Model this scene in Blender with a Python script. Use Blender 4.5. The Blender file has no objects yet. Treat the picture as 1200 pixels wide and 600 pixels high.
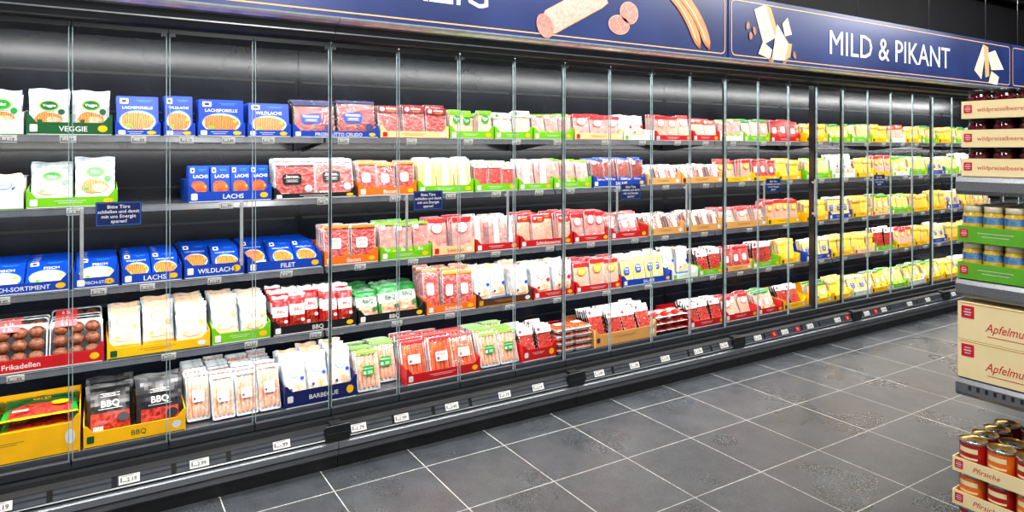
import bpy, math, random
from mathutils import Vector, Matrix
random.seed(7)
D=bpy.data; SC=bpy.context.scene; COL=SC.collection
SC.view_settings.view_transform='Standard'
# ---------------------------------------------------------------- materials
def lin(c):
    r=[]
    for x in c[:3]:
        x=x/255.0
        r.append(x/12.92 if x<=.04045 else ((x+.055)/1.055)**2.4)
    return (r[0],r[1],r[2],1)
MATS={}
def mat(name,c,c2=None,rough=.5,metal=0,scale=40,coat=0,kind='noise',bump=0,emit=0,lo=.35,hi=.65,stretch=(1,1,1)):
    if name in MATS: return MATS[name]
    m=D.materials.new(name); m.use_nodes=True; nt=m.node_tree; N=nt.nodes; L=nt.links
    b=N['Principled BSDF']
    if c2 is None: c2=tuple(max(0,x*.95) for x in c)
    tc=N.new('ShaderNodeTexCoord'); mp=N.new('ShaderNodeMapping'); mp.inputs['Scale'].default_value=stretch
    L.new(tc.outputs['Object'],mp.inputs['Vector'])
    if kind=='voronoi':
        t=N.new('ShaderNodeTexVoronoi'); t.inputs['Scale'].default_value=scale; o=t.outputs['Distance']
    elif kind=='wave':
        t=N.new('ShaderNodeTexWave'); t.inputs['Scale'].default_value=scale; t.inputs['Distortion'].default_value=5; t.inputs['Detail Scale'].default_value=2; o=t.outputs['Fac']
    else:
        t=N.new('ShaderNodeTexNoise'); t.inputs['Scale'].default_value=scale; t.inputs['Detail'].default_value=3; o=t.outputs['Fac']
    L.new(mp.outputs['Vector'],t.inputs['Vector'])
    r=N.new('ShaderNodeValToRGB'); r.color_ramp.elements[0].position=lo; r.color_ramp.elements[1].position=hi
    r.color_ramp.elements[0].color=lin(c); r.color_ramp.elements[1].color=lin(c2)
    L.new(o,r.inputs['Fac']); L.new(r.outputs['Color'],b.inputs['Base Color'])
    b.inputs['Roughness'].default_value=rough; b.inputs['Metallic'].default_value=metal
    b.inputs['Coat Weight'].default_value=coat; b.inputs['Coat Roughness'].default_value=.12
    if bump:
        bp=N.new('ShaderNodeBump'); bp.inputs['Strength'].default_value=bump; bp.inputs['Distance'].default_value=.002
        L.new(o,bp.inputs['Height']); L.new(bp.outputs['Normal'],b.inputs['Normal'])
    if emit:
        L.new(r.outputs['Color'],b.inputs['Emission Color']); b.inputs['Emission Strength'].default_value=emit
    MATS[name]=m; return m
def pc(name,c,**k):
    k.setdefault('rough',.35); k.setdefault('scale',12)
    return mat(name,c,**k)
White=pc('print_white',(218,217,213)); Cream=pc('print_cream',(226,204,158)); Blue=pc('print_blue',(4,56,160)); Navy=pc('print_navy',(12,26,84))
LBlue=pc('print_light_blue',(55,135,212)); Green=pc('print_green',(104,178,14)); DGreen=pc('print_dark_green',(8,78,34)); MGreen=pc('print_mid_green',(14,128,38))
Red=pc('print_red',(186,16,22)); DRed=pc('print_dark_red',(120,12,22)); Yellow=pc('print_yellow',(244,180,4)); Orange=pc('print_orange',(222,104,22))
Kraft=pc('cardboard_kraft',(208,150,76),rough=.8,scale=80); KraftL=pc('cardboard_light',(226,190,130),rough=.8,scale=80); Black=pc('print_black',(16,16,20)); Gold=pc('print_gold',(190,140,34))
Brown=pc('print_brown',(75,38,24)); Grey=pc('print_grey',(110,112,116))
TrayClear=mat('tray_clear_plastic',(150,162,168),(200,206,210),rough=.12,coat=1)
TrayBlack=mat('tray_black_plastic',(25,25,28),rough=.2,coat=1)
c_rawham=mat('cured_ham',(158,30,34),(228,148,138),rough=.3,scale=45,lo=.42,hi=.75,stretch=(1,1,2.6))
c_dkham=mat('dark_cured_ham',(112,20,28),(195,92,88),rough=.3,scale=45,lo=.45,hi=.78,stretch=(1,1,2.6))
c_ham=mat('cooked_ham',(218,116,110),(236,160,150),rough=.3,scale=30)
c_salami=mat('salami',(232,178,162),(172,34,30),rough=.35,kind='voronoi',scale=170,lo=.14,hi=.36)
c_dksalami=mat('dark_salami',(215,150,132),(118,28,26),rough=.35,kind='voronoi',scale=150,lo=.12,hi=.36)
c_lyoner=mat('lyoner',(228,146,122),(238,174,150),rough=.3,scale=80)
c_cheese=mat('cheese',(240,176,36),(246,198,80),rough=.35,scale=20)
c_pcheese=mat('pale_cheese',(238,208,122),(236,194,90),rough=.35,scale=20)
c_salmon=mat('salmon',(235,82,18),(248,145,80),rough=.3,kind='wave',scale=40,lo=.3,hi=.8)
c_white=mat('poultry',(224,180,144),(234,204,172),rough=.3,scale=40)
c_brat=mat('bratwurst',(208,134,104),(230,178,146),rough=.3,scale=60)
c_wiener=mat('wiener',(190,66,30),(216,104,54),rough=.25,scale=30)
c_meat=mat('meatball_crust',(66,28,14),(134,70,34),rough=.5,scale=90,bump=.6)
c_beef=mat('marinated_meat',(108,16,16),(195,60,42),rough=.3,scale=60)
c_fat=mat('fat_rim',(236,196,176),rough=.3)
Steel=mat('brushed_steel',(168,171,175),(145,148,152),rough=.36,metal=.85,scale=8,stretch=(1,20,60))
SteelB=mat('bumper_steel',(122,125,130),(104,107,112),rough=.36,metal=.75,scale=8,stretch=(1,20,60))
Alu=mat('aluminium_profile',(205,208,212),(185,188,192),rough=.28,metal=.7,scale=20)
GEdge=mat('glass_edge',(152,172,174),(120,142,145),rough=.1,scale=20,coat=1)
LGreyP=mat('grey_plastic_rail',(70,74,80),(60,64,70),rough=.25,scale=10,coat=.5)
DGrey=mat('dark_grey_enamel',(42,45,50),(36,39,44),rough=.35,scale=6)
Blk=mat('black_enamel',(17,18,21),(12,13,15),rough=.35,scale=6)
Inner=mat('cabinet_liner',(26,31,42),(14,18,26),rough=.2,scale=5)
ShelfM=mat('shelf_enamel',(56,60,67),(48,52,58),rough=.35,scale=6)
HandleM=mat('handle_satin',(178,180,182),(160,162,165),rough=.35,metal=.3)
LedM=mat('led_tube',(255,255,250),(250,252,255),emit=6)
# shrink film on packs: mostly transparent with glossy reflection
Film=D.materials.new('clear_film'); Film.use_nodes=True; nt=Film.node_tree; N=nt.nodes; L=nt.links
N.remove(N['Principled BSDF']); out=N['Material Output']
tr=N.new('ShaderNodeBsdfTransparent'); gl=N.new('ShaderNodeBsdfGlossy'); gl.inputs['Roughness'].default_value=.16
ns=N.new('ShaderNodeTexNoise'); ns.inputs['Scale'].default_value=38; ns.inputs['Distortion'].default_value=1.5
tc=N.new('ShaderNodeTexCoord'); L.new(tc.outputs['Object'],ns.inputs['Vector'])
bp=N.new('ShaderNodeBump'); bp.inputs['Strength'].default_value=.8; bp.inputs['Distance'].default_value=.006; L.new(ns.outputs['Fac'],bp.inputs['Height']); L.new(bp.outputs['Normal'],gl.inputs['Normal'])
mx=N.new('ShaderNodeMixShader'); mx.inputs['Fac'].default_value=.07; L.new(tr.outputs[0],mx.inputs[1]); L.new(gl.outputs[0],mx.inputs[2]); L.new(mx.outputs[0],out.inputs['Surface'])
# ---------------------------------------------------------------- mesh builder
TXT={}
def textgeo(s,bold=.0,shear=0):
    k=(s,bold,shear)
    if k in TXT: return TXT[k]
    cu=D.curves.new('t','FONT'); cu.body=s; cu.align_x='CENTER'; cu.size=1; cu.resolution_u=2; cu.offset=bold; cu.shear=shear
    ob=D.objects.new('t',cu); COL.objects.link(ob)
    dg=bpy.context.evaluated_depsgraph_get(); me=D.meshes.new_from_object(ob.evaluated_get(dg))
    vs=[(v.co.x,v.co.y) for v in me.vertices]; fs=[tuple(p.vertices) for p in me.polygons]
    D.objects.remove(ob); D.curves.remove(cu); D.meshes.remove(me)
    if not vs: vs=[(0,0),(1,0),(0,1)]
    w=max(v[0] for v in vs)-min(v[0] for v in vs); cx=(max(v[0] for v in vs)+min(v[0] for v in vs))/2
    vs=[(a-cx,b) for a,b in vs]
    TXT[k]=(vs,fs,w); return TXT[k]
class MB:
    def __init__(s): s.v=[];s.f=[];s.m=[];s.sm=[];s.mats=[]
    def add(s,vs,fs,m,smooth=False):
        if m not in s.mats: s.mats.append(m)
        i=s.mats.index(m); o=len(s.v); s.v+=[tuple(v) for v in vs]
        for f in fs: s.f.append(tuple(o+a for a in f)); s.m.append(i); s.sm.append(smooth)
    def box(s,x0,x1,y0,y1,z0,z1,m,b=0):
        vs=[(x,y,z) for x in (x0,x1) for y in (y0,y1) for z in (z0,z1)]
        s.add(vs,[(0,1,3,2),(4,6,7,5),(0,4,5,1),(2,3,7,6),(0,2,6,4),(1,5,7,3)],m)
    def ring(s,cx,cz,w,h,r,y,seg=3):
        r=min(r,w/2*.99,h/2*.99); P=[]
        for (sx,sz,a0) in ((1,1,0),(-1,1,90),(-1,-1,180),(1,-1,270)):
            for i in range(seg+1):
                a=math.radians(a0+90*i/seg); P.append((cx+sx*(w/2-r)+r*math.cos(a),y,cz+sz*(h/2-r)+r*math.sin(a)))
        return P
    def loft(s,rings,m,smooth=False,cap=True):
        n=len(rings[0]); vs=[p for r in rings for p in r]; fs=[]
        for j in range(len(rings)-1):
            for i in range(n):
                fs.append((j*n+i,j*n+(i+1)%n,(j+1)*n+(i+1)%n,(j+1)*n+i))
        if cap: fs.append(tuple(range(n))[::-1]); fs.append(tuple((len(rings)-1)*n+i for i in range(n)))
        s.add(vs,fs,m,smooth)
    def rprism(s,cx,cz,w,h,y0,y1,r,m,b=0,seg=3):
        if b: R=[s.ring(cx,cz,w-2*b,h-2*b,max(r-b,.0003),y0,seg),s.ring(cx,cz,w,h,r,y0+b,seg),s.ring(cx,cz,w,h,r,y1-b,seg),s.ring(cx,cz,w-2*b,h-2*b,max(r-b,.0003),y1,seg)]
        else: R=[s.ring(cx,cz,w,h,r,y0,seg),s.ring(cx,cz,w,h,r,y1,seg)]
        s.loft(R,m)
    def flat(s,pts,y,m): s.add([(a,y,b) for a,b in pts],[tuple(range(len(pts)))],m)
    def rect(s,cx,cz,w,h,y,m): s.flat([(cx-w/2,cz-h/2),(cx+w/2,cz-h/2),(cx+w/2,cz+h/2),(cx-w/2,cz+h/2)],y,m)
    def ell(s,cx,cz,rx,rz,y,m,n=18,tilt=0,wob=0,ph=0,rot=0):
        P=[]
        for i in range(n):
            a=2*math.pi*i/n; k=1+wob*math.sin(3*a+ph)+wob*.6*math.sin(5*a+2*ph)
            dx=rx*k*math.cos(a); dz=rz*k*math.sin(a)
            ddx=dx*math.cos(rot)-dz*math.sin(rot); ddz=dx*math.sin(rot)+dz*math.cos(rot)
            P.append((cx+ddx,y+tilt*ddz,cz+ddz))
        s.add(P,[tuple(range(n))],m)
    def tube(s,pts,rad,m,n=10,flaty=1.0):
        R=[]; pts=[Vector(p) for p in pts]
        for i,p in enumerate(pts):
            a=pts[max(i-1,0)]; b=pts[min(i+1,len(pts)-1)]; t=(b-a).normalized()
            up=Vector((0,1,0)) if abs(t.y)<.9 else Vector((1,0,0))
            u=t.cross(up).normalized(); w=u.cross(t).normalized(); r=rad[i] if isinstance(rad,list) else rad
            R.append([tuple(p+u*r*math.cos(2*math.pi*k/n)+w*r*flaty*math.sin(2*math.pi*k/n)) for k in range(n)])
        s.loft(R,m,True)
    def capsule(s,p0,p1,r,m,bend=0,n=10,flaty=1.0):
        p0=Vector(p0);p1=Vector(p1); L=(p1-p0).length; t=(p1-p0)/L; side=t.cross(Vector((0,1,0))).normalized()
        P=[];R=[]
        for q in (0,.01,.03,.07,.25,.5,.75,.93,.97,.99,1):
            P.append(p0+t*L*q+side*bend*math.sin(math.pi*q)); R.append(r*{0:.15,.01:.45,.03:.75,.07:.95,.93:.95,.97:.75,.99:.45,1:.15}.get(q,1))
        s.tube(P,R,m,n,flaty)
    def lathe(s,prof,cx,cy,m,n=18,smooth=True,cap=True):
        R=[[(cx+r*math.cos(2*math.pi*k/n),cy+r*math.sin(2*math.pi*k/n),z) for k in range(n)] for r,z in prof]
        s.loft(R,m,smooth,cap)
    def prof(s,yz,x0,x1,m):
        n=len(yz); s.add([(x0,y,z) for y,z in yz]+[(x1,y,z) for y,z in yz],[tuple(range(n)),tuple(range(n,2*n))[::-1]]+[(i,(i+1)%n,n+(i+1)%n,n+i) for i in range(n)],m)
    def text(s,t,cx,cz,y,m,width=None,size=.02,bold=0,rot=0,shear=0,sx=1):
        vs,fs,w=textgeo(t,bold,shear)
        k=size
        if width and w*k*sx>width: k=width/w/sx
        s.add([(cx+a*k*sx,y,cz+(b-.35)*k) for a,b in vs],fs,m)
    def film(s,w,h,y,seed,amp=.0012):
        rnd=random.Random(seed); nu,nv=5,7; P=[]
        for j in range(nv+1):
            for i in range(nu+1):
                e=i in(0,nu) or j in(0,nv)
                P.append(((i/nu-.5)*w,y+.005 if e else y-rnd.uniform(0,amp),h*.03+j/nv*h*.94))
        s.add(P,[(j*(nu+1)+i,j*(nu+1)+i+1,(j+1)*(nu+1)+i+1,(j+1)*(nu+1)+i) for j in range(nv) for i in range(nu)],Film,True)
    def pillow(s,w,h,t,fn,nu=12,nv=14,wr=.0015,seed=1):
        rnd=random.Random(seed)
        for side in (0,1):
            G=[]
            for j in range(nv+1):
                for i in range(nu+1):
                    u=i/nu; v=j/nv
                    e=(max(0,math.sin(math.pi*u)))**.55*(max(0,math.sin(math.pi*min(1,max(0,(v-.07)/.86)))))**.5
                    y=t/2-(t/2)*e*(1 if side==0 else -1)
                    if side==0 and 0<u<1: y+=rnd.uniform(-wr,wr)*(1 if e>.1 else .4)
                    xx=(u-.5)*w*(1-.05*math.sin(math.pi*v))
                    zz=v*h+(math.sin(u*9+seed)*.003 if j==nv else 0)
                    G.append((xx,max(0.0002,y),zz))
            for j in range(nv):
                for i in range(nu):
                    a=j*(nu+1)+i; q=[G[a],G[a+1],G[a+nu+2],G[a+nu+1]]
                    m=fn((i+.5)/nu,(j+.5)/nv,side); s.add(q,[(0,1,2,3)],m,True)
    def mesh(s,name):
        me=D.meshes.new(name); me.from_pydata(s.v,[],s.f)
        for m in s.mats: me.materials.append(m)
        me.polygons.foreach_set('material_index',s.m); me.polygons.foreach_set('use_smooth',s.sm); me.update(); return me
def obj(name,me,loc=(0,0,0),rot=(0,0,0),parent=None,label=None,cat=None,group=None,kind=None,scale=None):
    o=D.objects.new(name,me); COL.objects.link(o); o.location=loc; o.rotation_euler=rot
    if scale: o.scale=scale
    if parent: o.parent=parent
    if label: o['label']=label
    if cat: o['category']=cat
    if group: o['group']=group
    if kind: o['kind']=kind
    return o
def part(name,mb,parent,loc=(0,0,0),label=None): return obj(name,mb.mesh(name) if isinstance(mb,MB) else mb,loc,parent=parent,label=label)
# ---------------------------------------------------------------- setting
tileM=D.materials.new('slate_floor_tile'); tileM.use_nodes=True; nt=tileM.node_tree; N=nt.nodes; L=nt.links; b=N['Principled BSDF']
tc=N.new('ShaderNodeTexCoord'); mp=N.new('ShaderNodeMapping'); mp.inputs['Location'].default_value=(-.024,.33,0)
L.new(tc.outputs['Object'],mp.inputs['Vector'])
br=N.new('ShaderNodeTexBrick'); br.offset=0; br.squash=1; br.inputs['Scale'].default_value=1; br.inputs['Brick Width'].default_value=.435; br.inputs['Row Height'].default_value=.435
br.inputs['Mortar Size'].default_value=.0026; br.inputs['Mortar Smooth'].default_value=.1
br.inputs['Color1'].default_value=lin((52,55,58)); br.inputs['Color2'].default_value=lin((61,64,67)); br.inputs['Mortar'].default_value=lin((168,168,162))
L.new(mp.outputs['Vector'],br.inputs['Vector'])
n1=N.new('ShaderNodeTexNoise'); n1.inputs['Scale'].default_value=7; n1.inputs['Detail'].default_value=12; n1.inputs['Roughness'].default_value=.78; L.new(mp.outputs['Vector'],n1.inputs['Vector'])
r1=N.new('ShaderNodeValToRGB'); r1.color_ramp.elements[0].position=.35; r1.color_ramp.elements[1].position=.68; r1.color_ramp.elements[0].color=(.62,.62,.64,1); r1.color_ramp.elements[1].color=(1.4,1.4,1.4,1)
L.new(n1.outputs['Fac'],r1.inputs['Fac'])
n2=N.new('ShaderNodeTexNoise'); n2.inputs['Scale'].default_value=140; n2.inputs['Detail'].default_value=3; L.new(mp.outputs['Vector'],n2.inputs['Vector'])
r2=N.new('ShaderNodeValToRGB'); r2.color_ramp.elements[0].position=.35; r2.color_ramp.elements[1].position=.72; r2.color_ramp.elements[0].color=(.65,.65,.65,1); r2.color_ramp.elements[1].color=(1.8,1.8,1.8,1); L.new(n2.outputs['Fac'],r2.inputs['Fac'])
m1=N.new('ShaderNodeMix'); m1.data_type='RGBA'; m1.blend_type='MULTIPLY'; m1.inputs[0].default_value=1; L.new(br.outputs['Color'],m1.inputs[6]); L.new(r1.outputs['Color'],m1.inputs[7])
m2=N.new('ShaderNodeMix'); m2.data_type='RGBA'; m2.blend_type='MULTIPLY'; m2.inputs[0].default_value=1; L.new(m1.outputs[2],m2.inputs[6]); L.new(r2.outputs['Color'],m2.inputs[7])
L.new(m2.outputs[2],b.inputs['Base Color'])
n3=N.new('ShaderNodeTexNoise'); n3.inputs['Scale'].default_value=2.2; n3.inputs['Detail'].default_value=2; L.new(mp.outputs['Vector'],n3.inputs['Vector'])
rr=N.new('ShaderNodeMapRange'); rr.inputs['From Min'].default_value=.3; rr.inputs['From Max'].default_value=.7; rr.inputs['To Min'].default_value=.25; rr.inputs['To Max'].default_value=.33; L.new(n3.outputs['Fac'],rr.inputs['Value']); L.new(rr.outputs['Result'],b.inputs['Roughness'])
b.inputs['Specular IOR Level'].default_value=.6
WallM=mat('dark_wall_paint',(30,30,34),(24,24,28),rough=.7,scale=3); CeilM=mat('dark_ceiling_paint',(26,25,27),(20,20,22),rough=.8,scale=3)
q=MB(); q.box(-5,11,-6.5,1.1,-.1,0,tileM); obj('floor',q.mesh('floor'),kind='structure')
q=MB(); q.box(-5,11,1.0,1.1,0,3.5,WallM); obj('wall_back',q.mesh('wall_back'),kind='structure')
q=MB(); q.box(10.9,11,-6.5,1.0,0,3.5,WallM); obj('wall_right',q.mesh('wall_right'),kind='structure')
q=MB(); q.box(-5,11,-6.5,1.1,3.5,3.6,CeilM)
obj('ceiling',q.mesh('ceiling'),kind='structure')
TrimM=mat('ceiling_beam',(60,55,50),(48,44,40),rough=.6)
for i,y in enumerate((-.55,.25,.75)):
    q=MB(); q.box(-5,10.9,y-.03,y+.03,3.42,3.5,TrimM); obj('trim_%d'%(i+1),q.mesh('trim'),kind='structure')
# ---------------------------------------------------------------- cabinets
PW=.3518; XB=-.08; SH=[1.557,1.255,.911,.594]; DECK=.25
edge=MB(); edge.rprism(0,1.12,.003,1.78,-.0035,.0025,.001,GEdge,seg=1); edgeme=edge.mesh('edge_profile')
brl=MB(); brl.rprism(PW/2,.228,PW-.006,.034,-.012,.008,.004,DGrey,b=.001); brl.box(.004,PW-.004,-.0135,-.012,.240,.2428,LGreyP); brlme=brl.mesh('bottom_rail')
trl=MB(); trl.rprism(PW/2,2.008,PW-.006,.022,-.01,.008,.004,DGrey,b=.001); trlme=trl.mesh('top_rail')
hng=MB(); hng.rprism(.016,1.992,.02,.014,-.010,.004,.003,LGreyP,b=.001); hng.capsule((.008,-.010,1.98),(.008,-.010,2.005),.003,LGreyP); hngme=hng.mesh('hinge')
han=MB(); han.rprism(0,1.12,.013,.29,-.030,-.021,.004,HandleM,b=.002); han.box(-.005,.005,-.022,-.002,1.235,1.25,HandleM); han.box(-.005,.005,-.022,-.002,.99,1.005,HandleM); hanme=han.mesh('handle')
def cabinet(i0,n=4):
    x0=XB+PW*i0; W=PW*n
    cab=obj('refrigerated_cabinet',None,(x0,0,0),label='tall black chilled cabinet with glass doors full of packs',cat='refrigerated cabinet',group='wall of chilled cabinets')
    a=.0015; w=W-.0015
    q=MB(); q.box(a,w,.60,.66,.1,2.08,Inner)
    for k in range(9): 
        z=.35+k*.19; q.box(.02,w-.02,.596,.60,z,z+.012,Blk)
    part('back_panel',q,cab)
    q=MB(); q.box(a,w,-.02,.66,2.055,2.10,Blk); part('top_panel',q,cab)
    q=MB(); q.prof([(-.02,2.022),(-.05,2.03),(-.075,2.06),(-.08,2.09),(-.02,2.09)],a,w,DGrey); q.box(a,w,-.079,-.074,2.052,2.058,Alu); part('canopy',q,cab)
    q=MB(); q.prof([(-.09,2.088),(-.125,2.092),(-.15,2.102),(-.155,2.112),(-.15,2.12),(-.09,2.12)],a,w,Alu); part('cornice',q,cab,label='bright aluminium cornice under the sign')
    q=MB(); q.box(a,w,-.03,.66,.03,.195,Blk); part('base',q,cab)
    q=MB(); q.box(a,w,.03,.60,.232,.25,ShelfM); q.box(a,w,.03,.036,.25,.262,LGreyP); q.box(a,w,.05,.60,.195,.232,Blk); part('deck',q,cab)
    q=MB(); q.prof([(-.03,.17),(-.055,.19),(-.05,.208),(.045,.21),(.045,.19)],a,w,Blk); part('sill',q,cab)
    q=MB(); q.prof([(-.05,.19),(-.095,.185),(-.115,.135),(-.105,.13),(-.05,.13)],a,w,Blk); q.prof([(-.096,.186),(-.0985,.186),(-.1005,.181),(-.098,.181)],a,w,DGrey);q.prof([(-.1135,.141),(-.116,.141),(-.1185,.137),(-.116,.137)],a,w,Steel)
    for k in range(6):
        xa=.08+k*(W-.12)/6; q.prof([(-.097,.18),(-.0985,.18),(-.1135,.1435),(-.112,.1435)],xa,xa+(W-.12)/6-.02,LGreyP)
        q.prof([(-.104,.168),(-.1055,.168),(-.1075,.162),(-.106,.162)],xa,xa+(W-.12)/6-.02,DGrey)
    part('price_ledge',q,cab)
    q=MB(); q.prof([(-.06,.128),(-.11,.128),(-.128,.118),(-.134,.095),(-.13,.065),(-.115,.052),(-.06,.052)],a,w,SteelB); q.box(a,w,-.1365,-.131,.09,.096,Blk); part('bumper',q,cab,label='brushed steel bumper rail')
    q=MB(); q.box(a,w,-.115,-.03,0,.052,Blk); part('kick_plate',q,cab)
    q=MB(); q.box(.0018,.012,.012,.03,.25,2.02,Blk); part('mullion',q,cab)
    q=MB(); q.tube([(.05,.02,2.045),(W-.05,.02,2.045)],.008,LedM,8); part('lamp_tube',q,cab)
    for z in SH:
        s=MB(); s.box(a+.004,w-.004,.104,.592,z-.018,z,ShelfM); s.box(a+.004,w-.004,.104,.107,z,z+.004,LGreyP)
        for bx in (.02,W-.03):
            s.prof([(.13,z-.018),(.59,z-.018),(.59,z-.07)],bx,bx+.006,ShelfM)
        sh=part('shelf',s,cab)
        r=MB(); r.prof([(.104,z+.001),(.099,z+.001),(.0915,z-.025),(.095,z-.027),(.104,z-.022)],a+.004,w-.004,LGreyP); r.box(a+.004,w-.004,.097,.099,z-.0005,z+.0012,Alu)
        part('price_rail',r,sh)
    for k in range(n):
        i=i0+k
        d=obj('door',None,(PW*k,0,0),parent=cab)
        part('edge_profile',edgeme,d,(.0045,0,0)); part('edge_profile',edgeme,d,(PW-.0085,0,0))
        part('bottom_rail',brlme,d); part('top_rail',trlme,d)
        part('hinge',hngme,d,(0 if i%2 else PW-.035,0,0))
        if i%4==0: part('handle',hanme,d,(.036,0,0))
        if i%4==1: part('handle',hanme,d,(PW-.06,0,0))
    return cab
for i0 in range(-5,27,4): cabinet(i0)
q=MB(); q.rprism(0,.165,.12,.075,-.124,-.1165,.006,Blk,b=.002); q.rprism(0,.196,.06,.012,-.11,-.0585,.004,Blk); q.rprism(0,.165,.10,.004,-.1255,-.124,.001,DGrey); jme=q.mesh('joint_cover')
for i in range(-1,27,4): obj('joint_cover',jme,(XB+PW*i,0,0),label='black plastic cover over the joint of two cabinets',cat='joint cover',group='joint covers on the base ledge')
q=MB(); q.box(XB+PW*14-.016,XB+PW*14+.016,.012,.058,.262,2.02,Blk); q.box(XB+PW*14-.004,XB+PW*14+.004,.009,.012,.27,2.0,DGrey)
obj('divider_post',q.mesh('divider_post'),label='black upright post between two runs of chilled cabinets',cat='post')
me=None
for n in range(5):
    if me is None:
        q=MB(); q.rprism(0,0,.166,.10,-.0065,-.0045,.004,Navy)
        for (w,h,x,z) in ((.158,.0012,0,.046),(.158,.0012,0,-.046),(.0012,.092,.079,0),(.0012,.092,-.079,0)): q.rect(x,z,w,h,-.0067,LBlue)
        for t,z in (('Bitte Türe',.03),('schließen und damit',.010),('mit uns Energie',-.010),('sparen!',-.030)): q.text(t,0,z,-.0068,White,width=.15,size=.02,bold=.01)
        me=q.mesh('notice_sign')
    obj('notice_sign',me,(.086+1.4072*n,0,1.232),label='small navy notice with white lettering on the glass door',cat='notice sign',group='door notices')
# ---------------------------------------------------------------- packs
def bars(q,cx,cz,w,n,y,m,gap=.006):
    for i in range(n): q.rect(cx,cz-i*gap,w*(1-.25*(i%2)),.0018,y,m)
def barcode(q,cx,cz,w,h,y):
    q.rect(cx,cz,w,h,y,White)
    for i in range(7): q.rect(cx-w*.4+w*.8*i/6,cz,w*(.03+.05*(i%3==1)),h*.75,y-.0002,Black)
def slices(w,h,content,label,accent,tray,style,word,seed):
    q=MB(); t=.020; rnd=random.Random(seed)
    q.rprism(0,h/2,w,h,.007,.009,.008,tray); q.rprism(0,h/2,w*.9,h*.88,.009,t,.01,tray,b=.002)
    q.rprism(0,h/2,w*.94,h*.93,.0065,.0072,.008,content if tray!=TrayBlack else TrayBlack)
    nc=1 if w<.16 else 2
    for c in range(nc):
        cx=(c-(nc-1)/2)*w*.46
        for j in range(7):
            z=h*(.88-j*.122); rx=w*(.445 if nc==1 else .235); rz=h*.11
            x=cx+rnd.uniform(-.02,.02)*w; ph=rnd.uniform(0,6)
            q.ell(x,z,rx*1.02,rz*1.04,.0058-j*.0006,c_fat,tilt=.03,wob=.03,ph=ph)
            q.ell(x,z+.0015,rx,rz,.0055-j*.0006,content,tilt=.03,wob=.03,ph=ph)
    q.film(w*.97,h,.0008,seed)
    y=-.0008
    lt=White if label!=White else accent
    if style==0:
        q.rprism(0,h*.88,w*.98,h*.22,y,y+.001,.005,label); q.ell(-w*.3,h*.885,w*.1,w*.09,y-.0004,White if label!=White else accent); bars(q,w*.12,h*.835,w*.4,2,y-.0003,accent,gap=.005)
        q.text(word,w*.1,h*.91,y-.0004,lt,width=w*.46,size=.02,bold=.01)
        barcode(q,w*.28,h*.1,w*.28,h*.1,y)
        q.rprism(-w*.22,h*.12,w*.3,h*.09,y,y+.001,.003,accent if accent!=White else label); bars(q,-w*.22,h*.13,w*.2,2,y-.0003,White,gap=.004)
    elif style==1:
        q.rprism(-w*.08,h*.52,w*.46,h*.28,y,y+.001,.012,label); q.rect(-w*.08,h*.56,w*.38,h*.008,y-.0003,White)
        q.text(word,-w*.08,h*.6,y-.0004,lt,width=w*.38,size=.019,bold=.01); bars(q,-w*.08,h*.5,w*.3,3,y-.0003,White if label!=White else Grey,gap=.005)
        q.ell(w*.32,h*.25,w*.1,w*.1,y-.0004,accent); q.rprism(0,h*.95,w*.96,h*.07,y,y+.001,.003,accent); barcode(q,-w*.28,h*.1,w*.24,h*.08,y)
    elif style==2:
        q.rprism(0,h*.5,w*.38,h*.98,y,y+.001,.003,label); q.ell(0,h*.76,w*.16,w*.16,y-.0003,accent); q.ell(0,h*.76,w*.12,w*.12,y-.0005,White); q.text(word,0,h*.54,y-.0004,lt,width=w*.33,size=.02,bold=.01)
        bars(q,0,h*.44,w*.26,4,y-.0003,White if label!=White else Grey); q.rect(0,h*.08,w*.38,h*.12,y-.0003,accent)
    elif style==3:
        q.rprism(0,h*.17,w*.98,h*.3,y,y+.001,.005,label); q.text(word,-w*.08,h*.25,y-.0004,lt,width=w*.6,size=.024,bold=.01); bars(q,-w*.1,h*.15,w*.5,2,y-.0003,accent); q.ell(w*.34,h*.2,w*.09,w*.09,y-.0004,Yellow)
        q.rprism(-w*.3,h*.88,w*.26,h*.14,y,y+.001,.004,accent); q.rprism(0,h*.97,w*.96,h*.05,y,y+.001,.003,label)
    else:
        q.rprism(0,h*.93,w*.98,h*.12,y,y+.001,.004,accent); q.ell(0,h*.7,w*.3,h*.16,y-.0002,accent,n=24); q.ell(0,h*.7,w*.27,h*.14,y-.0005,label,n=24); q.text(word,0,h*.73,y-.0007,lt,width=w*.42,size=.02,bold=.01); bars(q,0,h*.66,w*.28,2,y-.0007,White if label!=White else Grey,gap=.005)
        q.rprism(0,h*.08,w*.9,h*.08,y,y+.001,.003,accent); barcode(q,w*.28,h*.2,w*.24,h*.08,y)
    q.ell(0,h*.965,.006,.003,-.0013,Grey,n=10)
    return q,t
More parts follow.
